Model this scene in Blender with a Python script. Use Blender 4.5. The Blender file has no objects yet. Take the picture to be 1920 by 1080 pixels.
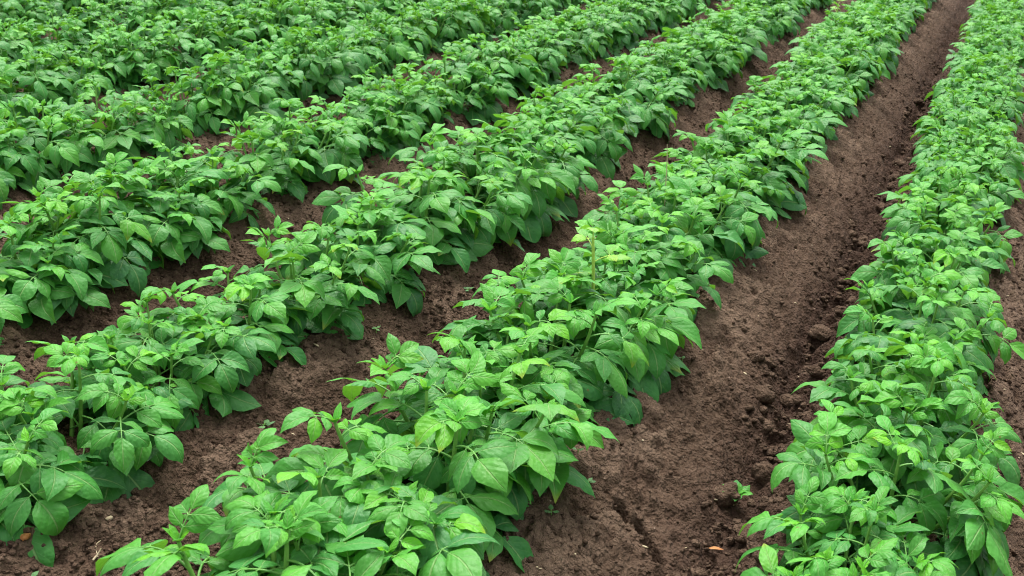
import bpy, math, random
import numpy as np
from mathutils import Matrix, Vector

C = bpy.context.scene.collection
sc = bpy.context.scene

# ------------------------------------------------------------------ camera
CAM_H = 1.25
F_PX, VPX, VPY, TILT = 2000.0, 986.0, 825.0, 0.045
v = Vector((VPX, VPY, -F_PX)).normalized()              # the row direction seen by the camera
e = Vector((1, -TILT, 0))
up = v.cross(e).normalized()
if up.y < 0: up = -up
rt = v.cross(up).normalized()
CAM_R = Matrix((rt, v, up))
cam_d = bpy.data.cameras.new('camera')
cam = bpy.data.objects.new('camera', cam_d); C.objects.link(cam)
cam.matrix_world = Matrix.Translation((0, 0, CAM_H)) @ CAM_R.to_4x4()
cam_d.sensor_width = 36; cam_d.lens = 36 * F_PX / 1920
cam_d.clip_end = 500
cam_d.dof.use_dof = True; cam_d.dof.focus_distance = 2.6; cam_d.dof.aperture_fstop = 8.5
sc.camera = cam

def ray(px, py, z):
    """photo pixel -> point on the plane of height z"""
    d = CAM_R @ Vector((px - 960, 540 - py, -F_PX))
    t = (z - CAM_H) / d.z
    return (d.x * t, d.y * t)

# ------------------------------------------------------------------ light
SUN_EL, SUN_AZ = math.radians(64), math.radians(-25)    # azimuth from +Y towards +X
w = bpy.data.worlds.new('World'); sc.world = w; w.use_nodes = True
nt = w.node_tree; bg = nt.nodes['Background']
sky = nt.nodes.new('ShaderNodeTexSky'); sky.sky_type = 'NISHITA'; sky.sun_disc = False
sky.sun_elevation = SUN_EL; sky.sun_rotation = SUN_AZ
sky.air_density = 1.0; sky.dust_density = 5.0; sky.ozone_density = 1.0
hs = nt.nodes.new('ShaderNodeHueSaturation'); hs.inputs['Saturation'].default_value = 0.22   # cloud cover
nt.links.new(sky.outputs[0], hs.inputs['Color']); nt.links.new(hs.outputs[0], bg.inputs['Color'])
bg.inputs['Strength'].default_value = 0.15
sl = bpy.data.lights.new('sun', 'SUN'); sl.energy = 1.3; sl.angle = math.radians(35); sl.color = (1, 0.97, 0.92)
so = bpy.data.objects.new('sun', sl); C.objects.link(so)
sd = Vector((math.sin(SUN_AZ) * math.cos(SUN_EL), math.cos(SUN_AZ) * math.cos(SUN_EL), math.sin(SUN_EL)))
so.rotation_euler = (-sd).to_track_quat('-Z', 'Y').to_euler()
sc.view_settings.view_transform = 'Standard'
sc.view_settings.look = 'None'
sc.view_settings.exposure = 1.18
sc.view_settings.gamma = 1
sc.cycles.filter_width = 1.05
sc.cycles.max_bounces = 4; sc.cycles.diffuse_bounces = 3; sc.cycles.glossy_bounces = 2; sc.cycles.transmission_bounces = 4

# ------------------------------------------------------------------ helpers
def tag(o, label=None, cat=None, group=None, kind=None):
    if label: o['label'] = label
    if cat: o['category'] = cat
    if group: o['group'] = group
    if kind: o['kind'] = kind
    return o

def link(name, me, parent=None):
    o = bpy.data.objects.new(name, me); C.objects.link(o)
    if parent: o.parent = parent
    return o

class NG:
    """a short way to write shader nodes"""
    def __init__(s, name):
        s.m = bpy.data.materials.new(name); s.m.use_nodes = True
        s.t = s.m.node_tree; s.t.nodes.clear()
    def n(s, typ, ins=None, **kw):
        nd = s.t.nodes.new(typ)
        for k, x in kw.items(): setattr(nd, k, x)
        for k, x in (ins or {}).items():
            if isinstance(x, bpy.types.NodeSocket): s.t.links.new(x, nd.inputs[k])
            else: nd.inputs[k].default_value = x
        return nd
    def math(s, op, a, b=0.0, c=None):
        ins = {0: a, 1: b}
        if c is not None: ins[2] = c
        return s.n('ShaderNodeMath', ins, operation=op).outputs[0]
    def sstep(s, x, lo, hi):
        return s.n('ShaderNodeMapRange', {0: x, 1: lo, 2: hi, 3: 0.0, 4: 1.0}, interpolation_type='SMOOTHSTEP').outputs[0]
    def mix(s, f, a, b, mode='MIX'):
        nd = s.t.nodes.new('ShaderNodeMix'); nd.data_type = 'RGBA'; nd.blend_type = mode
        for k, x in ((0, f), (6, a), (7, b)):
            if isinstance(x, bpy.types.NodeSocket): s.t.links.new(x, nd.inputs[k])
            else: nd.inputs[k].default_value = x if k == 0 or len(x) == 4 else (*x, 1)
        return nd.outputs[2]
    def noise(s, vec, scale, detail=3, rough=0.55, out=0):
        return s.n('ShaderNodeTexNoise', {'Vector': vec, 'Scale': scale, 'Detail': detail, 'Roughness': rough}).outputs[out]

# ------------------------------------------------------------------ noise for the terrain
def _hash(ix, iy, seed):
    n = (ix.astype(np.int64) * 374761393 + iy.astype(np.int64) * 668265263 + seed * 974711) & 0xffffffff
    n = ((n ^ (n >> 13)) * 1274126177) & 0xffffffff
    return ((n ^ (n >> 16)) & 0xffff) / 65535.0

def vnoise(x, y, seed):
    ix, iy = np.floor(x), np.floor(y); fx, fy = x - ix, y - iy
    fx = fx * fx * fx * (fx * (fx * 6 - 15) + 10); fy = fy * fy * fy * (fy * (fy * 6 - 15) + 10)
    a, b = _hash(ix, iy, seed), _hash(ix + 1, iy, seed)
    c, d = _hash(ix, iy + 1, seed), _hash(ix + 1, iy + 1, seed)
    return (a + (b - a) * fx) * (1 - fy) + (c + (d - c) * fx) * fy - 0.5

def fbm(x, y, seed, octv=4, gain=0.5):
    s, a = 0, 1.0
    for i in range(octv):
        s = s + a * vnoise(x * 2 ** i * 1.03 + 17.3 * i, y * 2 ** i * 1.03 - 9.1 * i, seed + i); a *= gain
    return s

def clods(x, y, seed, keep=0.75):
    """rounded lumps: height of jittered half spheres, in cell units"""
    ix, iy = np.floor(x), np.floor(y); best = np.zeros_like(x)
    for dx in (-1, 0, 1):
        for dy in (-1, 0, 1):
            cx, cy = ix + dx, iy + dy
            px = cx + 0.15 + 0.7 * _hash(cx, cy, seed); py = cy + 0.15 + 0.7 * _hash(cx, cy, seed + 1)
            r = 0.2 + 0.42 * _hash(cx, cy, seed + 2) ** 1.5
            on = _hash(cx, cy, seed + 3) < keep
            d2 = ((x - px) ** 2 + (y - py) ** 2) / (r * r)
            best = np.maximum(best, np.where(on, np.sqrt(np.clip(1 - d2, 0, 1)) * r, 0))
    return best

def sstep(x, a, b):
    t = np.clip((x - a) / (b - a), 0, 1); return t * t * (3 - 2 * t)

# ------------------------------------------------------------------ the rows and the ground
ROWS = [1.50, 0.75, 0.0, -0.785, -1.525, -2.27, -3.02, -3.77, -4.52, -5.27, -6.02, -6.77, -7.52]   # x of each ridge
RX = np.array(sorted(ROWS))
Z_TOP, Z_LOW = 0.045, -0.115

def ridge_t(x):
    """0 on a ridge's middle line, 1 in the furrow's bottom; and the signed side"""
    x = np.asarray(x, float)
    i = np.clip(np.searchsorted(RX, x) - 1, 0, len(RX) - 2)
    a, b = RX[i], RX[i + 1]
    u = np.clip((x - a) / (b - a), 0, 1)
    m = 0.5 + np.where(np.abs(a + 0.785) < 1e-6, 0.12, 0.02)      # the bottom lies a little towards the right-hand ridge
    t = np.where(u < m, u / m, (1 - u) / (1 - m))
    return t, u < m

def profile(x):
    t, _ = ridge_t(x)
    s = np.clip((t - 0.30) / 0.68, 0, 1)
    s = s * 0.72 + 0.28 * s * s * (3 - 2 * s)
    return Z_TOP - 0.02 * np.clip(t / 0.3, 0, 1) ** 2 - (Z_TOP - 0.02 - Z_LOW) * s

def ground(x, y):
    x = np.asarray(x, float); y = np.asarray(y, float)
    wob = 0.018 * fbm(x * 0 + 3.3, y * 1.6, 5, 3) + 0.02 * fbm(x * 3, y * 3, 71, 2)
    t, right = ridge_t(x + wob)
    z = profile(x + wob)
    fade = sstep(x, -9, -7.5) * sstep(-x, -4, -2.5)
    z = np.where(fade < 1, z * fade + (1 - fade) * -0.03, z)
    z = z + 0.028 * fbm(x * 3.2, y * 2.2, 11, 3)
    low = sstep(t, 0.62, 0.95)
    rough = np.where(right, sstep(t, 0.8, 0.98), sstep(t, 0.35, 0.8))      # the flank facing away from the wheel is cloddy
    rough = rough * (0.35 + 0.65 * sstep(fbm(x * 2.2, y * 1.4, 31, 2), -0.25, 0.2))
    wide = sstep(x, -0.76, -0.56) * sstep(-x, -0.02, 0.11)
    rough = np.maximum(rough * (0.35 + 0.65 * wide), 0.05 + 0.14 * sstep(fbm(x * 5, y * 5, 37, 2), -0.1, 0.3))
    cl = 0.085 * clods(x / 0.085, y / 0.085, 3, 0.6) * 0.85 + 0.045 * clods(x / 0.045, y / 0.045, 13, 0.7) * 0.9 + 0.022 * clods(x / 0.022, y / 0.022, 23, 0.8)
    z = z + rough * cl * 1.0 - rough * 0.012
    # dry crust plates lying along the ridge shoulders, broken off in ledges
    cr = fbm(x * 7, y * 4.2, 41, 4, 0.55)
    sh = sstep(t, 0.18, 0.34) * (1 - sstep(t, 0.5, 0.78))
    crust = sstep(cr, -0.01, 0.025) * sh
    z = z + 0.015 * crust
    # crumbly fine relief
    z = z + (0.011 - 0.005 * low) * fbm(x * 20, y * 20, 51, 3, 0.6) + 0.024 * (0.12 - np.abs(fbm(x * 30, y * 30, 61, 3, 0.62))) + 0.024 * clods(x / 0.024, y / 0.024, 29, 0.5) * sstep(fbm(x * 6, y * 6, 131, 2), -0.3, 0.25)
    # fine cracks in the crust
    c1 = np.abs(fbm(x * 11, y * 11, 81, 3)); z = z - 0.010 * (1 - sstep(c1, 0.0, 0.022)) * sh
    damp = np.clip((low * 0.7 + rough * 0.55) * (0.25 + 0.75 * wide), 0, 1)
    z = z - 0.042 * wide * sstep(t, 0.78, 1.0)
    return z, crust, damp

SLITS = [((1160, 958), (1174, 976), 0.020), ((1196, 975), (1238, 1026), 0.016)]

def axis(knots):
    out = [knots[0][0]]
    for (a, sa), (b, sb) in zip(knots, knots[1:]):
        x = a
        while x < b - 1e-9:
            s = sa + (sb - sa) * min(max((x - a) / (b - a), 0), 1)
            x = min(x + s, b); out.append(x)
    return np.array(out)

ax = axis([(-70, 8), (-12, 2), (-8, 0.03), (-7, 0.022), (-3.4, 0.011), (-2.0, 0.006), (-1.2, 0.0045), (0.35, 0.0045), (0.5, 0.02), (3, 0.05), (4.5, 1), (60, 8)])
ay = axis([(-30, 5), (-2, 1), (0.0, 0.03), (0.7, 0.0055), (2.4, 0.0055), (4, 0.009), (8, 0.018), (11, 0.04), (16, 0.3), (90, 9)])
GX, GY = np.meshgrid(ax, ay)
GZ, GC, GD = ground(GX.ravel(), GY.ravel())
for p, q, wd in SLITS:                                           # two slits where the soil has cracked open
    a = np.array(ray(*p, -0.05)); b = np.array(ray(*q, -0.05)); ab = b - a
    P = np.stack([GX.ravel() - a[0], GY.ravel() - a[1]], 1)
    tt = np.clip((P @ ab) / (ab @ ab), 0, 1)
    wob = 0.006 * fbm(GX.ravel() * 25, GY.ravel() * 25, 91, 2)
    dd = np.linalg.norm(P - tt[:, None] * ab, axis=1) + wob
    GZ -= 0.05 * (1 - sstep(dd, wd * 0.25, wd * 0.9))

def grid_mesh(name, X, Y, Z):
    ny, nx = X.shape
    me = bpy.data.meshes.new(name)
    co = np.stack([X.ravel(), Y.ravel(), Z.ravel()], 1).astype(np.float32)
    i = np.arange(ny * nx).reshape(ny, nx)
    f = np.stack([i[:-1, :-1], i[:-1, 1:], i[1:, 1:], i[1:, :-1]], -1).reshape(-1, 4).astype(np.int32)
    me.vertices.add(len(co)); me.vertices.foreach_set('co', co.ravel())
    me.loops.add(f.size); me.loops.foreach_set('vertex_index', f.ravel())
    me.polygons.add(len(f)); me.polygons.foreach_set('loop_start', np.arange(0, f.size, 4, dtype=np.int32))
    me.polygons.foreach_set('use_smooth', np.ones(len(f), bool))
    me.update(); me.validate()
    return me

gme = grid_mesh('soil', GX, GY, GZ)
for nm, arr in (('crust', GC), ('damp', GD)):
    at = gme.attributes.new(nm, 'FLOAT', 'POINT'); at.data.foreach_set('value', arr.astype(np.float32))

def mat_soil():
    g = NG('soil')
    pos = g.n('ShaderNodeNewGeometry').outputs['Position']
    crust = g.n('ShaderNodeAttribute', attribute_name='crust').outputs['Fac']
    damp = g.n('ShaderNodeAttribute', attribute_name='damp').outputs['Fac']
    n1 = g.noise(pos, 3.0, 4); n2 = g.noise(pos, 28, 4, 0.65); n3 = g.noise(pos, 170, 3, 0.7)
    base = g.mix(g.sstep(n1, 0.38, 0.62), (0.062, 0.038, 0.0235), (0.095, 0.059, 0.039))
    base = g.mix(g.sstep(n2, 0.35, 0.72), base, (0.130, 0.085, 0.057))
    base = g.mix(g.math('MULTIPLY', g.sstep(n3, 0.5, 0.75), 0.5), base, (0.215, 0.143, 0.097))
    base = g.mix(g.math('MULTIPLY', crust, g.math('MULTIPLY_ADD', n2, 0.7, 0.1)), base, (0.225, 0.154, 0.106))
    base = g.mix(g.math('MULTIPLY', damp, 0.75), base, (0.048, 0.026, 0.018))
    vo = g.n('ShaderNodeTexVoronoi', {'Vector': pos, 'Scale': 55.0})           # scattered pale grit
    keep = g.math('GREATER_THAN', g.n('ShaderNodeSeparateColor', {0: vo.outputs['Color']}).outputs[0], 0.93)
    grit = g.math('MULTIPLY', g.math('LESS_THAN', vo.outputs['Distance'], 0.12), keep)
    base = g.mix(g.math('MULTIPLY', grit, 0.6), base, (0.30, 0.22, 0.17))
    hgt = g.math('ADD', g.math('MULTIPLY', n2, 0.7), g.math('MULTIPLY', n3, 0.35))
    v2 = g.n('ShaderNodeTexVoronoi', {'Vector': pos, 'Scale': 120.0, 'Randomness': 1.0}, feature='SMOOTH_F1').outputs['Distance']
    hgt = g.math('SUBTRACT', hgt, g.math('MULTIPLY', v2, 0.55))
    n4 = g.noise(pos, 90, 2, 0.6); hgt = g.math('ADD', hgt, g.math('MULTIPLY', g.math('ABSOLUTE', g.math('SUBTRACT', n4, 0.5)), -0.9))
    bp = g.n('ShaderNodeBump', {'Strength': 1.0, 'Distance': 0.02, 'Height': hgt})
    b = g.n('ShaderNodeBsdfPrincipled', {'Base Color': base, 'Roughness': 0.95, 'Normal': bp.outputs[0], 'Specular IOR Level': 0.15})
    o = g.n('ShaderNodeOutputMaterial'); g.t.links.new(b.outputs[0], o.inputs[0])
    return g.m
M_SOIL = mat_soil()
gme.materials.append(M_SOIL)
tag(link('ground', gme), kind='structure')

# ------------------------------------------------------------------ leaf materials
def mat_leaf(name, old, young, trans):
    g = NG(name)
    uv = g.n('ShaderNodeUVMap', uv_map='UVMap').outputs[0]
    xy = g.n('ShaderNodeSeparateXYZ', {0: uv})
    u, vv = xy.outputs[0], xy.outputs[1]
    age = g.n('ShaderNodeAttribute', attribute_name='age').outputs['Fac']
    rnd = g.n('ShaderNodeAttribute', attribute_name='rnd').outputs['Fac']
    pos = g.n('ShaderNodeNewGeometry')
    c = g.math('ABSOLUTE', u)
    nz = g.noise(pos.outputs['Position'], 55, 3)
    ph = g.math('SUBTRACT', g.math('MULTIPLY', vv, 5.0), g.math('MULTIPLY', g.math('POWER', c, 0.85), 1.7))
    ph = g.math('ADD', ph, g.math('MULTIPLY', g.math('SIGN', u), 0.2))
    ph = g.math('ADD', ph, g.math('MULTIPLY_ADD', nz, 0.22, -0.11))
    tri = g.math('ABSOLUTE', g.math('SUBTRACT', g.math('FRACT', ph), 0.5))           # 0.5 on a side vein
    vein = g.math('MULTIPLY', g.sstep(tri, 0.44, 0.5), g.math('SUBTRACT', 0.85, g.math('MULTIPLY', c, 0.6)))
    mid = g.math('SUBTRACT', 1.0, g.sstep(c, 0.025, 0.085))
    vm = g.math('MAXIMUM', g.math('MULTIPLY', vein, 0.5), mid)
    col = g.mix(age, old, young)
    hue = g.n('ShaderNodeHueSaturation', {'Hue': g.math('MULTIPLY_ADD', rnd, -0.040, 0.518), 'Saturation': g.math('MULTIPLY_ADD', rnd, 0.14, 0.95),
              'Value': g.math('MULTIPLY_ADD', rnd, 0.56, g.math('MULTIPLY_ADD', g.n('ShaderNodeObjectInfo').outputs['Random'], 0.30, 0.62)), 'Color': col}).outputs[0]
    col = g.mix(g.sstep(nz, 0.3, 0.75), hue, g.mix(0.4, hue, (0.085, 0.33, 0.055)))
    col = g.mix(g.math('MULTIPLY', vm, 0.55), col, (0.30, 0.48, 0.17))
    sp = g.n('ShaderNodeTexVoronoi', {'Vector': pos.outputs['Position'], 'Scale': 42.0})                    # a few brown flecks, yellowed tips on some
    fl = g.math('MULTIPLY', g.math('LESS_THAN', sp.outputs['Distance'], g.math('MULTIPLY', nz, 0.22)), g.math('GREATER_THAN', g.n('ShaderNodeSeparateColor', {0: sp.outputs['Color']}).outputs[1], 0.96))
    col = g.mix(g.math('MULTIPLY', fl, 0.8), col, (0.16, 0.11, 0.035))
    tipy = g.math('MULTIPLY', g.sstep(vv, 0.72, 1.0), g.math('GREATER_THAN', rnd, 0.9))
    col = g.mix(g.math('MULTIPLY', tipy, 0.7), col, (0.34, 0.36, 0.04))
    back = g.mix(0.6, col, (0.15, 0.36, 0.045))
    col = g.mix(pos.outputs['Backfacing'], col, back)
    v3 = g.n('ShaderNodeTexVoronoi', {'Vector': pos.outputs['Position'], 'Scale': 150.0}, feature='SMOOTH_F1').outputs['Distance']
    hgt = g.math('SUBTRACT', g.math('MULTIPLY', g.math('SUBTRACT', 0.5, tri), 0.38), g.math('MULTIPLY', mid, 0.6))
    hgt = g.math('SUBTRACT', hgt, g.math('MULTIPLY', v3, 0.5))
    bp = g.n('ShaderNodeBump', {'Strength': 0.6, 'Distance': 0.004, 'Height': hgt})
    b = g.n('ShaderNodeBsdfPrincipled', {'Base Color': col, 'Roughness': 0.48, 'Normal': bp.outputs[0], 'Specular IOR Level': 0.33})
    tl = g.n('ShaderNodeBsdfTranslucent', {'Color': g.mix(0.5, col, trans), 'Normal': bp.outputs[0]})
    mx = g.n('ShaderNodeMixShader', {0: 0.28, 1: b.outputs[0], 2: tl.outputs[0]})
    o = g.n('ShaderNodeOutputMaterial'); g.t.links.new(mx.outputs[0], o.inputs[0])
    return g.m

def mat_plain(name, c1, c2, rough=0.5, scale=60):
    g = NG(name)
    pos = g.n('ShaderNodeNewGeometry').outputs['Position']
    n = g.noise(pos, scale, 3)
    b = g.n('ShaderNodeBsdfPrincipled', {'Base Color': g.mix(g.sstep(n, 0.3, 0.7), c1, c2), 'Roughness': rough, 'Specular IOR Level': 0.35,
            'Normal': g.n('ShaderNodeBump', {'Strength': 0.3, 'Distance': 0.002, 'Height': n}).outputs[0]})
    o = g.n('ShaderNodeOutputMaterial'); g.t.links.new(b.outputs[0], o.inputs[0])
    return g.m

M_LEAF = mat_leaf('potato_leaf', (0.037, 0.188, 0.045), (0.092, 0.365, 0.032), (0.22, 0.56, 0.02))
M_PALE = mat_leaf('pale_leaf', (0.14, 0.39, 0.055), (0.23, 0.50, 0.075), (0.30, 0.65, 0.04))
M_WEED = mat_leaf('weed_leaf', (0.13, 0.28, 0.12), (0.22, 0.40, 0.18), (0.25, 0.45, 0.12))
M_STEM = mat_plain('potato_stem', (0.12, 0.30, 0.05), (0.20, 0.40, 0.08), 0.45)
M_PETIOLE = mat_plain('petiole', (0.09, 0.27, 0.045), (0.15, 0.36, 0.07), 0.45)
M_PALESTEM = mat_plain('pale_stem', (0.36, 0.52, 0.08), (0.48, 0.62, 0.14), 0.45)
M_STRAW = mat_plain('straw', (0.42, 0.34, 0.20), (0.55, 0.46, 0.30), 0.7)
M_DRY = mat_plain('dry_leaf', (0.36, 0.14, 0.04), (0.50, 0.24, 0.08), 0.7)

# ------------------------------------------------------------------ foliage builders
NS, NU = 9, 7
S_ = np.linspace(0, 1, NS); U_ = np.linspace(-1, 1, NU)
WPROF = np.array([0.0 if s >= 1 else (s ** 0.50) * (1 - s) ** 0.80 * (1 - 0.6 * max(0, (s - 0.6) / 0.4) ** 1.2) for s in S_]); WPROF[0] = 0.05
WPROF /= WPROF.max()

class Geo:
    """collects leaflets and stalks of one mesh"""
    def __init__(s): s.v = []; s.f = []; s.uv = []; s.age = []; s.rnd = []; s.mi = []; s.n = 0
    def grid(s, P, uvs, age, rnd, mi):
        ny, nx = P.shape[:2]
        s.v.append(P.reshape(-1, 3))
        i = np.arange(ny * nx).reshape(ny, nx) + s.n
        f = np.stack([i[:-1, :-1], i[:-1, 1:], i[1:, 1:], i[1:, :-1]], -1).reshape(-1, 4)
        s.f.append(f); s.uv.append(uvs.reshape(-1, 2)[(f - s.n).ravel()])
        s.age.append(np.full(ny * nx, age)); s.rnd.append(np.full(ny * nx, rnd)); s.mi.append(np.full(len(f), mi))
        s.n += ny * nx
    def leaflet(s, rng, o, a, n, L, W, droop, fold, age, rise=0.0, floor=None):
        a = a / np.linalg.norm(a); side = np.cross(a, n); side /= np.linalg.norm(side); n = np.cross(side, a)
        th = rise - droop * S_ ** 1.2
        dy = np.cos(th); dz = np.sin(th)
        y = np.concatenate([[0], np.cumsum((dy[1:] + dy[:-1]) / 2)]) * L / (NS - 1)
        z = np.concatenate([[0], np.cumsum((dz[1:] + dz[:-1]) / 2)]) * L / (NS - 1)
        w = WPROF * W / 2
        bend = rng.normal(0, 0.13) * L                                   # sideways sickle
        ph = rng.uniform(0, 6.28, 2); wa = rng.uniform(0.03, 0.15); k = rng.uniform(1.4, 2.6)
        cup = rng.normal(0.30, 0.20)
        uu, ww = np.meshgrid(U_, w); SS = np.repeat(S_[:, None], NU, 1)
        asym = 1 + rng.normal(0, 0.06) * uu
        xl = uu * ww * np.cos(fold * (1 - 0.3 * SS)) * asym + bend * SS ** 2
        au = np.abs(uu)
        zl = z[:, None] + au * ww * math.sin(fold) - cup * uu ** 2 * ww * 1.1 \
            + wa * ww * au ** 1.5 * np.sin(6.28 * k * SS + np.where(uu < 0, ph[0], ph[1]))
        yl = np.repeat(y[:, None], NU, 1) + 0.04 * L * au * (1 - SS)**0.5 * np.sign(SS)
        nn = -np.sin(th)[:, None] * zl * 0
        P = o + xl[..., None] * side + yl[..., None] * a + zl[..., None] * n
        if floor is not None:
            g = floor(P[..., 0], P[..., 1]); P[..., 2] = np.where(P[..., 2] < g, g + 0.12 * (P[..., 2] - g).clip(-0.03, 0), P[..., 2])
        s.grid(P, np.stack([uu, SS], -1), age, float(np.clip(rng.normal(0.5, 0.25), 0, 1)), 0)
    def tube(s, pts, r0, r1, mi=1, seg=5, floor=None):
        pts = np.asarray(pts, float); n = len(pts)
        if floor is not None: pts[:, 2] = np.maximum(pts[:, 2], floor(pts[:, 0], pts[:, 1]))
        T = np.gradient(pts, axis=0); T /= np.linalg.norm(T, axis=1)[:, None] + 1e-12
        ref = np.array([0.31, 0.17, 0.93]) if abs(T[0, 2]) < 0.85 else np.array([0.9, 0.1, 0.1])
        A = np.cross(T, ref); A /= np.linalg.norm(A, axis=1)[:, None]; B = np.cross(T, A)
        r = np.linspace(r0, r1, n)[:, None, None]; an = np.linspace(0, 2 * math.pi, seg + 1)
        P = pts[:, None] + r * (np.cos(an)[None, :, None] * A[:, None] + np.sin(an)[None, :, None] * B[:, None])
        uv = np.stack(np.meshgrid(an / 6.28, np.linspace(0, 1, n)), -1)
        s.grid(P, uv, 0.6, 0.5, mi)
    def mesh(s, name, mats):
        me = bpy.data.meshes.new(name)
        V = np.concatenate(s.v).astype(np.float32); F = np.concatenate(s.f).astype(np.int32)
        me.vertices.add(len(V)); me.vertices.foreach_set('co', V.ravel())
        me.loops.add(F.size); me.loops.foreach_set('vertex_index', F.ravel())
        me.polygons.add(len(F)); me.polygons.foreach_set('loop_start', np.arange(0, F.size, 4, dtype=np.int32))
        me.polygons.foreach_set('use_smooth', np.ones(len(F), bool))
        for m in mats: me.materials.append(m)
        me.polygons.foreach_set('material_index', np.concatenate(s.mi).astype(np.int32))
        uvl = me.uv_layers.new(name='UVMap'); uvl.data.foreach_set('uv', np.concatenate(s.uv).astype(np.float32).ravel())
        for nm, arr in (('age', s.age), ('rnd', s.rnd)):
            at = me.attributes.new(nm, 'FLOAT', 'POINT'); at.data.foreach_set('value', np.concatenate(arr).astype(np.float32))
        me.update(); me.validate()
        return me

def unit(x): return x / (np.linalg.norm(x) + 1e-12)
UPV = np.array([0, 0, 1.0])

def compound_leaf(g, rng, base, az, elev, R, droop, size, age, pairs, floor=None):
    """a potato leaf: arching stalk, one large end leaflet and opposite pairs below it"""
    n = 9; t = np.linspace(0, 1, n)
    el = elev - droop * t ** 1.1
    azs = az + rng.normal(0, 0.25) * t
    d = np.stack([np.cos(el) * np.cos(azs), np.cos(el) * np.sin(azs), np.sin(el)], 1)
    p = base + np.concatenate([[np.zeros(3)], np.cumsum((d[1:] + d[:-1]) / 2, 0)]) * R / (n - 1)
    if floor is not None: p[:, 2] = np.maximum(p[:, 2], floor(p[:, 0], p[:, 1]) + 0.003)
    g.tube(p, 0.0019 * (size / 0.07) ** 0.5, 0.0010, 1, 5)
    roll = rng.normal(0, 0.22)
    def frame(f):
        x = f * (n - 1); i = min(int(x), n - 2); q = p[i] + (p[i + 1] - p[i]) * (x - i)
        a = unit(d[i]); s = unit(np.cross(a, UPV)); nn = np.cross(s, a)
        nn = unit(nn * math.cos(roll) + s * math.sin(roll)); s = np.cross(a, nn)
        return q, a, s, nn
    q, a, s, nn = frame(1.0)
    dr = max(0.2, rng.normal(1.15, 0.4)) * (0.8 + 0.3 * (1 - age))
    g.leaflet(rng, q, a, nn, size, size * rng.uniform(0.56, 0.70), dr, rng.uniform(0.12, 0.42), age, rng.uniform(-0.05, 0.2), floor)
    for k in range(pairs):
        f = [0.80, 0.46, 0.30][k] + rng.normal(0, 0.02)
        sz = size * [0.90, 0.72, 0.45][k] * rng.uniform(0.88, 1.1)
        q, a, s, nn = frame(f)
        for sg in (-1, 1):
            an = math.radians(rng.normal([62, 72, 74][k], 9))
            dv = a * math.cos(an) + s * sg * math.sin(an)
            lift = rng.normal(0.05, 0.15); dv = unit(dv + nn * lift)
            nl = unit(nn - s * sg * rng.normal(0.15, 0.15))
            st = 0.10 * sz
            g.tube([q, q + dv * st * 1.3], 0.0012, 0.0009, 1, 4)
            g.leaflet(rng, q + dv * st, dv, nl, sz, sz * rng.uniform(0.50, 0.64), max(0.15, rng.normal(1.2, 0.42)), rng.uniform(0.1, 0.45), age, rng.uniform(-0.05, 0.22), floor)
    if pairs >= 2 and age < 0.75:                                        # the tiny leaflets between the pairs
        for f in (0.71, 0.43):
            q, a, s, nn = frame(f)
            for sg in (-1, 1):
                if rng.random() < 0.6:
                    dv = unit(a * 0.3 + s * sg)
                    g.leaflet(rng, q, dv, nn, size * 0.2, size * 0.14, 0.5, 0.2, age, 0.1, floor)

def plant_floor(x, y):
    return profile(np.clip(x, -0.36, 0.36) + PF_ROW) - Z_TOP + 0.016
PF_ROW = -2.27

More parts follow.
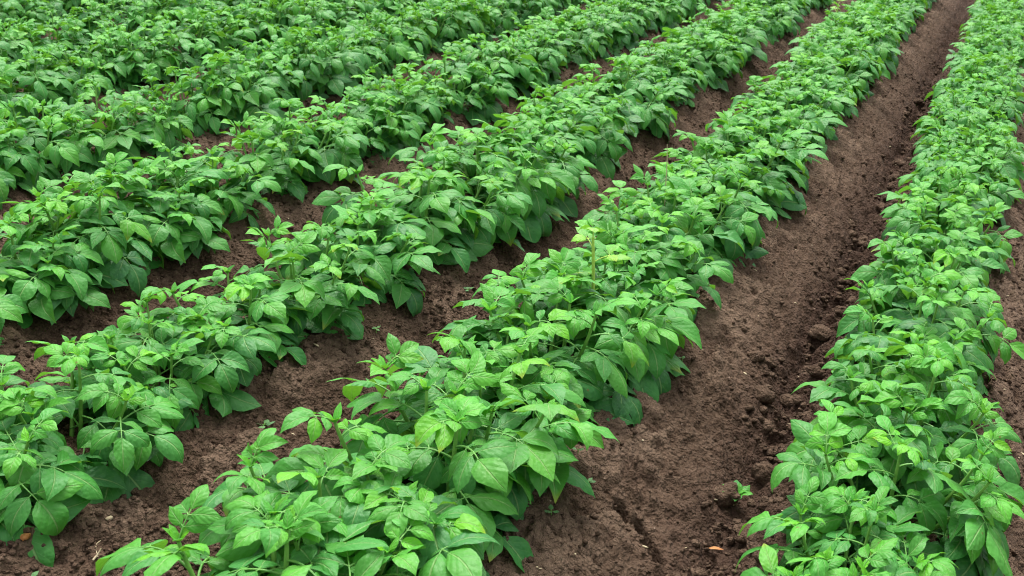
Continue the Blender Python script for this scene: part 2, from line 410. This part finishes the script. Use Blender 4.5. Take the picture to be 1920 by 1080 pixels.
def plant_variant(seed, mats=(None, None), stems=None, spread=1.0, height=1.0):
    """returns [(stem mesh, [leaf meshes])]; the plant stands at the origin on a ridge that runs along y"""
    rng = np.random.default_rng(seed)
    mats = [M_LEAF, M_PETIOLE] if mats[0] is None else list(mats)
    out = []
    ns = stems or int(rng.integers(6, 8))
    a0 = rng.uniform(0, 6.28)
    for si in range(ns):
        az = a0 + si * 6.283 / ns + rng.normal(0, 0.25)
        inner = si == 0 and ns > 4
        lean = rng.uniform(0.02, 0.2) if inner else rng.uniform(0.5, 0.98) * spread
        H = rng.uniform(0.16, 0.215) * height * (0.98 if inner else 1.0)
        n = 12; t = np.linspace(0, 1, n)
        ln = lean * (1.15 - 0.7 * t)                                      # leans out, then turns up
        dirs = np.stack([np.sin(ln) * math.cos(az), np.sin(ln) * math.sin(az), np.cos(ln)], 1)
        b = np.array([0.025 * math.cos(az), 0.025 * math.sin(az), -0.03])
        p = b + np.concatenate([[np.zeros(3)], np.cumsum(dirs[1:], 0)]) * (H + 0.03) / (n - 1)
        sg = Geo(); sg.tube(p, 0.0058, 0.0026, 0, 7)
        stem_me = sg.mesh('stem', [M_STEM])
        leaves = []
        nl = int(rng.integers(8, 10))
        ph = rng.uniform(0, 6.28)
        for li in range(nl):
            f = 0.12 + 0.88 * (li / (nl - 1)) ** 0.9
            x = f * (n - 1); i = min(int(x), n - 2); q = p[i] + (p[i + 1] - p[i]) * (x - i)
            yg = li / (nl - 1)                                            # 0 oldest .. 1 youngest
            la = ph + li * 2.4 + rng.normal(0, 0.3)
            if yg < 0.75:                                                 # lower leaves reach for the outside of the bush
                dx = math.cos(la) * 0.75 + math.cos(az) * (0.25 if inner else 0.85); dy = math.sin(la) * 0.75 + math.sin(az) * (0.25 if inner else 0.85)
                la = math.atan2(dy, dx)
            lg = Geo()
            if yg < 0.35:
                compound_leaf(lg, rng, q, la, rng.uniform(0.15, 0.65), rng.uniform(0.08, 0.125) * spread, rng.uniform(0.7, 1.3), rng.uniform(0.084, 0.118), rng.uniform(0, 0.2), 2, plant_floor)
            elif yg < 0.8:
                compound_leaf(lg, rng, q, la, rng.uniform(0.25, 0.8), rng.uniform(0.065, 0.10), rng.uniform(0.6, 1.2), rng.uniform(0.071, 0.096), rng.uniform(0.15, 0.6), 2, plant_floor)
            else:
                compound_leaf(lg, rng, q, la, rng.uniform(0.6, 1.15), rng.uniform(0.035, 0.055), rng.uniform(0.4, 1.0), rng.uniform(0.046, 0.063), rng.uniform(0.6, 1.0), 2, None)
            leaves.append(lg.mesh('leaf', mats))
        tip = Geo()                                                       # the growing tip
        for k in range(4):
            ta = ph + k * 1.9
            dv = np.array([math.cos(ta) * 0.6, math.sin(ta) * 0.6, 0.8])
            tip.leaflet(rng, p[-1], unit(dv), unit(np.array([-math.cos(ta), -math.sin(ta), 0.75])), rng.uniform(0.022, 0.034), 0.014, 0.5, 0.4, 1.0)
        leaves.append(tip.mesh('shoot_tip', mats))
        out.append((stem_me, leaves))
    return out

def make_plant(var, name='potato_plant'):
    root = bpy.data.objects.new(name, None); root.empty_display_size = 0.05; C.objects.link(root)
    for sm, lv in var:
        s = link('stem', sm, root)
        for me in lv: link('shoot_tip' if me.name.startswith('shoot') else 'leaf', me, s)
    return root

def dup(root):
    r = root.copy(); C.objects.link(r)
    for ch in root.children:
        c = ch.copy(); C.objects.link(c); c.parent = r
        for g in ch.children:
            d = g.copy(); C.objects.link(d); d.parent = c
    return r

NVAR = 14
PROTO = [make_plant(plant_variant(100 + i, spread=1.0)) for i in range(NVAR)]
used = set()

ORD = ['front', 'second', 'third', 'fourth', 'fifth', 'sixth', 'seventh', 'eighth', 'ninth', 'tenth', 'eleventh', 'twelfth', 'thirteenth', 'fourteenth', 'fifteenth',
       'sixteenth', 'seventeenth', 'eighteenth', 'nineteenth', 'twentieth'] + ['twenty-' + o for o in ('first', 'second', 'third', 'fourth', 'fifth', 'sixth', 'seventh', 'eighth', 'ninth')] + ['thirtieth'] + ['thirty-' + o for o in ('first', 'second', 'third', 'fourth', 'fifth', 'sixth', 'seventh', 'eighth', 'ninth')] + ['fortieth'] + ['forty-' + o for o in ('first', 'second', 'third', 'fourth', 'fifth', 'sixth', 'seventh', 'eighth', 'ninth')]
ROWNAME = dict(zip(ROWS[2:], ['row on cloddy side of wide furrow', 'row on smooth side of wide furrow', 'second row beyond wide furrow',
           'third row beyond wide furrow', 'fourth row beyond wide furrow', 'fifth row beyond wide furrow', 'sixth row beyond wide furrow',
           'seventh row beyond wide furrow', 'eighth row beyond wide furrow', 'ninth row beyond wide furrow', 'tenth row beyond wide furrow']))

def project(p):
    d = CAM_R.transposed() @ (Vector(p) - Vector((0, 0, CAM_H)))
    if d.z > -0.05: return None
    return (960 + F_PX * d.x / -d.z, 540 - F_PX * d.y / -d.z)

def in_frame(x, y):
    for dz in (0.0, 0.12, 0.28):
        for dx in (-0.2, 0, 0.2):
            for dy in (-0.16, 0.16):
                q = project((x + dx, y + dy, Z_TOP + dz))
                if q and -15 < q[0] < 1935 and -10 < q[1] < 1095: return True
    return False

rnd = random.Random(7)
PLANTS = []
for rx in ROWS[2:]:
    y = -0.1 + rnd.random() * 0.3; k = 0; last = -1
    while y < 10.9:
        x = rx + rnd.gauss(0, 0.015) - (0.04 if rx == -0.785 and y < 2.3 else 0.065 if rx == -1.525 and y < 1.5 else 0.055 if rx == 0.0 and y < 1.7 else 0.012 if rx == 0.0 else 0)
        if in_frame(x, y) and not (rx == -1.525 and y < 1.13):
            s = min(max(rnd.gauss(1.05 if rx < -0.1 else 1.0, 0.10) + (0.05 if rx == -0.785 and y < 2.6 else 0), 0.84), 1.22)
            vi = rnd.randrange(NVAR)
            if vi == last: vi = (vi + 5) % NVAR
            last = vi
            PLANTS.append((rx, k, x, y, s, vi, rnd.choice((0, math.pi)) + rnd.gauss(0, 0.3))); k += 1
        y += (0.225 if rx == -0.785 and y < 2.8 else 0.262) + rnd.gauss(0, 0.042 if rx < -1 else 0.025)

for rx, k, x, y, s, vi, rz in PLANTS:
    o = PROTO[vi] if vi not in used else dup(PROTO[vi])
    used.add(vi)
    gz = float(np.mean(ground(np.array([x, x + 0.03, x - 0.03]), np.array([y, y, y]))[0]))
    o.location = (x, y, gz); o.rotation_euler = (0, 0, rz)
    o.scale = (s * ((0.78 if y < 1.7 else 0.86) if rx == 0.0 else 0.85 if rx < -2.8 else 0.93 if rx < -2 else 1.02), s, s * (1.10 if rx < -2.8 else 1.0) * (1 + 0.06 * math.sin(k * 2.1 + rx)))
    look = 'small' if s < 0.93 else 'large' if s > 1.07 else 'leafy'
    where = 'at the front of the' if k == 0 else ORD[k] + ' from front in'
    tag(o, f'{look} potato plant, {where} {ROWNAME[rx]}', 'potato plant', 'potato plants growing in rows')
# pale yellow-green shoots that stand out above the rows, a curled yellow-green leaf, a dry stalk
def shoot(px_top, py_top, ztop, label, seed, lean):
    x, y = ray(px_top, py_top, ztop); z0 = Z_TOP - 0.02; H = ztop - z0
    rng = np.random.default_rng(seed)
    root = bpy.data.objects.new('potato_plant', None); root.empty_display_size = 0.05; C.objects.link(root)
    bx, by = x - lean[0], y - lean[1]; root.location = (bx, by, z0)
    p = np.array([[lean[0] * t ** 1.5, lean[1] * t ** 1.5, H * t] for t in np.linspace(0, 1, 10)])
    sg = Geo(); sg.tube(p, 0.0065, 0.0035, 0, 7); st = link('stem', sg.mesh('stem', [M_PALESTEM]), root)
    for k in range(5):
        g = Geo(); f = [0.55, 0.72, 0.86, 0.95, 1.0][k]; q = p[min(int(f * 9), 9)]
        compound_leaf(g, rng, q, k * 2.3 + seed, [0.3, 0.6, 0.8, 1.0, 1.3][k], [0.05, 0.06, 0.05, 0.04, 0.03][k], 0.6, [0.05, 0.055, 0.055, 0.05, 0.05][k], 0.4 + 0.1 * k, 1)
        link('leaf', g.mesh('leaf', [M_PALE, M_PALESTEM]), st)
    tag(root, label, 'potato plant')
shoot(1112, 446, 0.325, 'pale yellow-green potato shoot standing up out of the darker foliage', 2, (-0.015, -0.01))
shoot(1572, 8, 0.28, 'pale yellow potato shoot at the far edge beside the narrow furrow', 4, (0.0, 0.0))
# ------------------------------------------------------------------ the small things on the soil
def gz_at(x, y): return float(ground(np.array([x]), np.array([y]))[0][0])

def lump(rng, r, sub):
    import bmesh
    bm = bmesh.new(); bmesh.ops.create_icosphere(bm, subdivisions=sub, radius=1.0)
    V = np.array([q.co[:] for q in bm.verts]); F = np.array([[q.index for q in f.verts] for f in bm.faces]); bm.free()
    off = rng.uniform(0, 50, 3)
    k = 1 + 0.55 * fbm(V[:, 0] * 1.6 + off[0], V[:, 1] * 1.6 + V[:, 2] * 1.3 + off[1], int(off[2]), 3)
    return V * k[:, None] * r * np.array([rng.uniform(0.8, 1.25), rng.uniform(0.8, 1.25), rng.uniform(0.6, 0.95)]), F

def tri_mesh(name, V, F, mat, smooth=True):
    me = bpy.data.meshes.new(name)
    me.vertices.add(len(V)); me.vertices.foreach_set('co', np.asarray(V, np.float32).ravel())
    F = np.asarray(F, np.int32); me.loops.add(F.size); me.loops.foreach_set('vertex_index', F.ravel())
    me.polygons.add(len(F)); me.polygons.foreach_set('loop_start', np.arange(0, F.size, 3, dtype=np.int32))
    me.polygons.foreach_set('use_smooth', np.full(len(F), smooth)); me.update(); me.validate(); me.materials.append(mat)
    return me

rng = np.random.default_rng(5)
# crumbs of soil: nobody could count them
lib = [lump(rng, 1.0, 1) for _ in range(12)]
N = 230000
cx = rng.uniform(-3.2, 0.45, N); cy = 0.9 + 7.0 * rng.uniform(0, 1, N) ** 1.7
cz, _, cd = ground(cx, cy)
tt, rs = ridge_t(cx)
wide = (cx > -0.76) & (cx < 0)
dens = np.where(wide, np.where(rs, 0.07 + 0.6 * sstep(tt, 0.8, 1.0), 0.15 + 0.6 * sstep(tt, 0.4, 0.8)), 0.30 + 0.15 * sstep(tt, 0.5, 1))
dens = dens * (0.15 + 1.0 * sstep(fbm(cx * 6, cy * 4, 211, 3), -0.25, 0.25)) * (tt > 0.22)
big = np.where(wide & (~rs | (tt > 0.82)), 0.019, 0.008)
on = rng.uniform(0, 1, N) < dens
cx, cy, cz, big = cx[on], cy[on], cz[on], big[on]; n = len(cx)
LV = np.array([l[0] for l in lib]); LF = lib[0][1]; nv = LV.shape[1]
V = LV[rng.integers(0, 12, n)]
rr = np.minimum(0.0024 * rng.uniform(0.12, 1, n) ** -0.9, big)
a = rng.uniform(0, 6.28, n); c_, s_ = (np.cos(a) * rr)[:, None], (np.sin(a) * rr)[:, None]
VV = np.stack([V[..., 0] * c_ - V[..., 1] * s_ + cx[:, None], V[..., 0] * s_ + V[..., 1] * c_ + cy[:, None], V[..., 2] * rr[:, None] + (cz + 0.25 * rr)[:, None]], -1).reshape(-1, 3)
FF = (LF[None] + (np.arange(n) * nv)[:, None, None]).reshape(-1, 3)
print('CRUMBS', n)
tag(link('soil_crumbs', tri_mesh('soil_crumbs', VV, FF, M_SOIL)), 'loose brown soil crumbs strewn over the furrows between the rows', 'soil crumbs', kind='stuff')

# the bigger clods in the bottom of the wide furrow
for k in range(70):
    y = 1.25 + 5.5 * rng.uniform(0, 1) ** 1.3; x = -0.30 + rng.normal(0.02, 0.06)
    r = rng.uniform(0.013, 0.030)
    V, F = lump(rng, r, 3)
    d = fbm(V[:, 0] * 130 + k, V[:, 1] * 130 + V[:, 2] * 90, 17, 3); V = V * (1 + 0.22 * d)[:, None]
    o = link('soil_clod', tri_mesh('soil_clod', V, F, M_SOIL))
    o.location = (x, y, gz_at(x, y) + r * 0.2); o.rotation_euler = (0, 0, rng.uniform(0, 6.28))
    tag(o, 'loose dark soil clod lying in the bottom of the wide furrow', 'soil clod', 'clods in the bottom of the wide furrow')

# pale bits of straw and grit
VV, FF, n0 = [], [], 0
for k in range(420):
    x = rng.uniform(-2.6, 0.4); y = 1.0 + 6.5 * rng.uniform(0, 1) ** 1.4
    L, wd, a = rng.uniform(0.002, 0.011), rng.uniform(0.0012, 0.003), rng.uniform(0, 6.28)
    V, F = lib[rng.integers(12)]
    V = V * np.array([L, wd, wd * 0.6]); c_, s_ = math.cos(a), math.sin(a)
    VV.append(np.stack([V[:, 0] * c_ - V[:, 1] * s_ + x, V[:, 0] * s_ + V[:, 1] * c_ + y, V[:, 2] + gz_at(x, y) + 0.0015], 1)); FF.append(F + n0); n0 += len(V)
tag(link('straw_bits', tri_mesh('straw_bits', np.concatenate(VV), np.concatenate(FF), M_STRAW)), 'tiny pale bits of straw and grit scattered on the soil', 'straw bits', kind='stuff')

def on_soil(px, py):
    z = -0.03
    for _ in range(6):
        x, y = ray(px, py, z); z = gz_at(x, y)
    return x, y, z

def seedling(px, py, size, nleaf, seed, label, mat=None, name='weed_seedling', cat='seedling', h=0.008, tilt=0.0):
    rng = np.random.default_rng(seed)
    x, y, z = on_soil(px, py)
    root = bpy.data.objects.new(name, None); root.empty_display_size = 0.02; C.objects.link(root); root.location = (x, y, z)
    st = Geo(); st.tube([(0, 0, -0.006), (0.001, 0, h * 0.5), (0, 0, h)], 0.0014, 0.001, 0, 5)
    link('stem', st.mesh('stem', [M_STEM]), root)
    a0 = rng.uniform(0, 6.28)
    for k in range(nleaf):
        g = Geo(); a = a0 + k * 6.283 / nleaf + rng.normal(0, 0.15); up_ = (0.25 if k % 2 == 0 else 0.55) + tilt
        d = unit(np.array([math.cos(a), math.sin(a), up_])); nn = unit(np.array([-math.cos(a) * up_, -math.sin(a) * up_, 1]))
        o_ = np.array([0, 0, h]); g.tube([o_, o_ + d * size * 0.3], 0.0009, 0.0008, 1, 4)
        g.leaflet(rng, o_ + d * size * 0.25, d, nn, size * rng.uniform(0.8, 1.15), size * rng.uniform(0.62, 0.8), 0.4, 0.2, rng.uniform(0.2, 0.7))
        link('leaf', g.mesh('leaf', [mat or M_WEED, M_STEM]), root)
    if tilt:                                                              # a bud in the middle of a potato shoot
        g = Geo()
        for k in range(4):
            a = a0 + 0.7 + k * 1.57; d = unit(np.array([math.cos(a), math.sin(a), 1.5]))
            g.leaflet(rng, np.array([0, 0, h]), d, unit(np.array([-math.cos(a) * 1.5, -math.sin(a) * 1.5, 1])), size * 0.8, size * 0.5, 0.6, 0.3, 0.9)
        link('shoot_tip', g.mesh('shoot_tip', [mat or M_WEED, M_STEM]), root)
    tag(root, label, cat)
    return root

seedling(1083, 849, 0.013, 2, 1, 'two-leaved weed seedling on the smooth slope, uppermost of three in a line')
seedling(1102, 913, 0.014, 4, 2, 'grey-green weed seedling on the smooth slope, middle of three in a line')
seedling(1033, 964, 0.013, 4, 3, 'small weed seedling on the smooth slope, lowest of three in a line')
seedling(705, 628, 0.012, 4, 4, 'small weed seedling in the middle of the narrow furrow, lower of two')
seedling(878, 516, 0.015, 4, 5, 'pale weed seedling in the narrow furrow, upper of two')
seedling(1279, 674, 0.011, 3, 6, 'tiny bright weed seedling just under a big leaf at the smooth slope')
seedling(1836, 938, 0.017, 4, 7, 'weed seedling at the outer foot of the row on the cloddy side')
seedling(492, 756, 0.022, 4, 8, 'narrow-leaved seedling at the foot of second row beyond wide furrow')
seedling(56, 1076, 0.014, 3, 9, 'tiny seedling alone in the lower corner of the bare soil')
seedling(1378, 946, 0.036, 6, 11, 'little young potato shoot standing alone among the furrow clods', M_LEAF, 'young_potato_plant', 'potato plant', 0.026, 0.12)

x, y = ray(1252, 276, 0.34); g = Geo()
g.tube([(0.012, 0, -0.28), (0.008, 0, -0.15), (0.002, 0, -0.03), (-0.003, 0, 0.02)], 0.0022, 0.0012, 0, 5)
o = link('grass_stalk', g.mesh('grass_stalk', [M_STRAW])); o.location = (x, y, 0.33)
tag(o, 'single dry pale grass stalk standing up out of the potato foliage', 'stalk')

# a curled dry leaf, a pale stone, a thread-like twig, a dry grass stalk, two fallen leaves
def leaf_thing(name, px, py, L, W, az, mat, label, cat, droop=0.5, fold=0.3, seed=3, lift=0.006):
    rng = np.random.default_rng(seed); g = Geo(); x, y, z = on_soil(px, py)
    d = np.array([math.cos(az), math.sin(az), 0.05])
    g.leaflet(rng, np.array([0, 0, lift]), unit(d), UPV, L, W, droop, fold, 0.6, 0.15)
    me = g.mesh(name, [mat]); o = link(name, me); o.location = (x, y, z)
    return tag(o, label, cat)
leaf_thing('dry_leaf', 1328, 1032, 0.032, 0.012, 0.1, M_DRY, 'small curled orange-brown dry leaf on the clods near the front', 'dry leaf', 0.3, 0.7, 5)
leaf_thing('fallen_leaf', 838, 284, 0.085, 0.04, math.pi * 0.9, M_PALE, 'yellowing leaf sticking out over the soil between two far rows', 'leaf', 0.3, 0.25, 6, 0.03)
leaf_thing('fallen_leaf', 985, 160, 0.075, 0.045, 0.3, M_LEAF, 'single green leaf lying loose on the far furrow soil', 'leaf', 0.3, 0.15, 8, 0.01)
x, y, z = on_soil(205, 975); V, F = lump(rng, 0.007, 2)
o = link('pebble', tri_mesh('pebble', V, F, M_STRAW)); o.location = (x, y, z + 0.003); tag(o, 'small whitish pebble on dark soil below large leaves', 'pebble')
x, y, z = on_soil(48, 1011); V, F = lump(rng, 0.008, 2)  # a reddish bit of leaf, modelled as a small lump
o = link('pebble', tri_mesh('pebble', V, F, M_DRY)); o.location = (x, y, z + 0.003); tag(o, 'small reddish brown leaf bit on the soil near the lower corner', 'pebble')
x, y, z = on_soil(186, 1062); g = Geo()
g.tube([(0, 0, 0), (-0.006, 0.004, 0.004), (-0.016, 0.012, 0.006), (-0.022, 0.02, 0.009), (-0.028, 0.036, 0.004)], 0.0012, 0.0007, 0, 5)
g.tube([(0, -0.012, 0.002), (0, 0, 0.006), (0.003, 0.008, 0.016)], 0.002, 0.0013, 0, 5)
o = link('twig', g.mesh('twig', [M_STRAW])); o.location = (x, y, z); tag(o, 'thin pale curved twig lying on the bare soil', 'twig')

print('PLANTS', len(PLANTS), 'OBJECTS', len(bpy.data.objects))
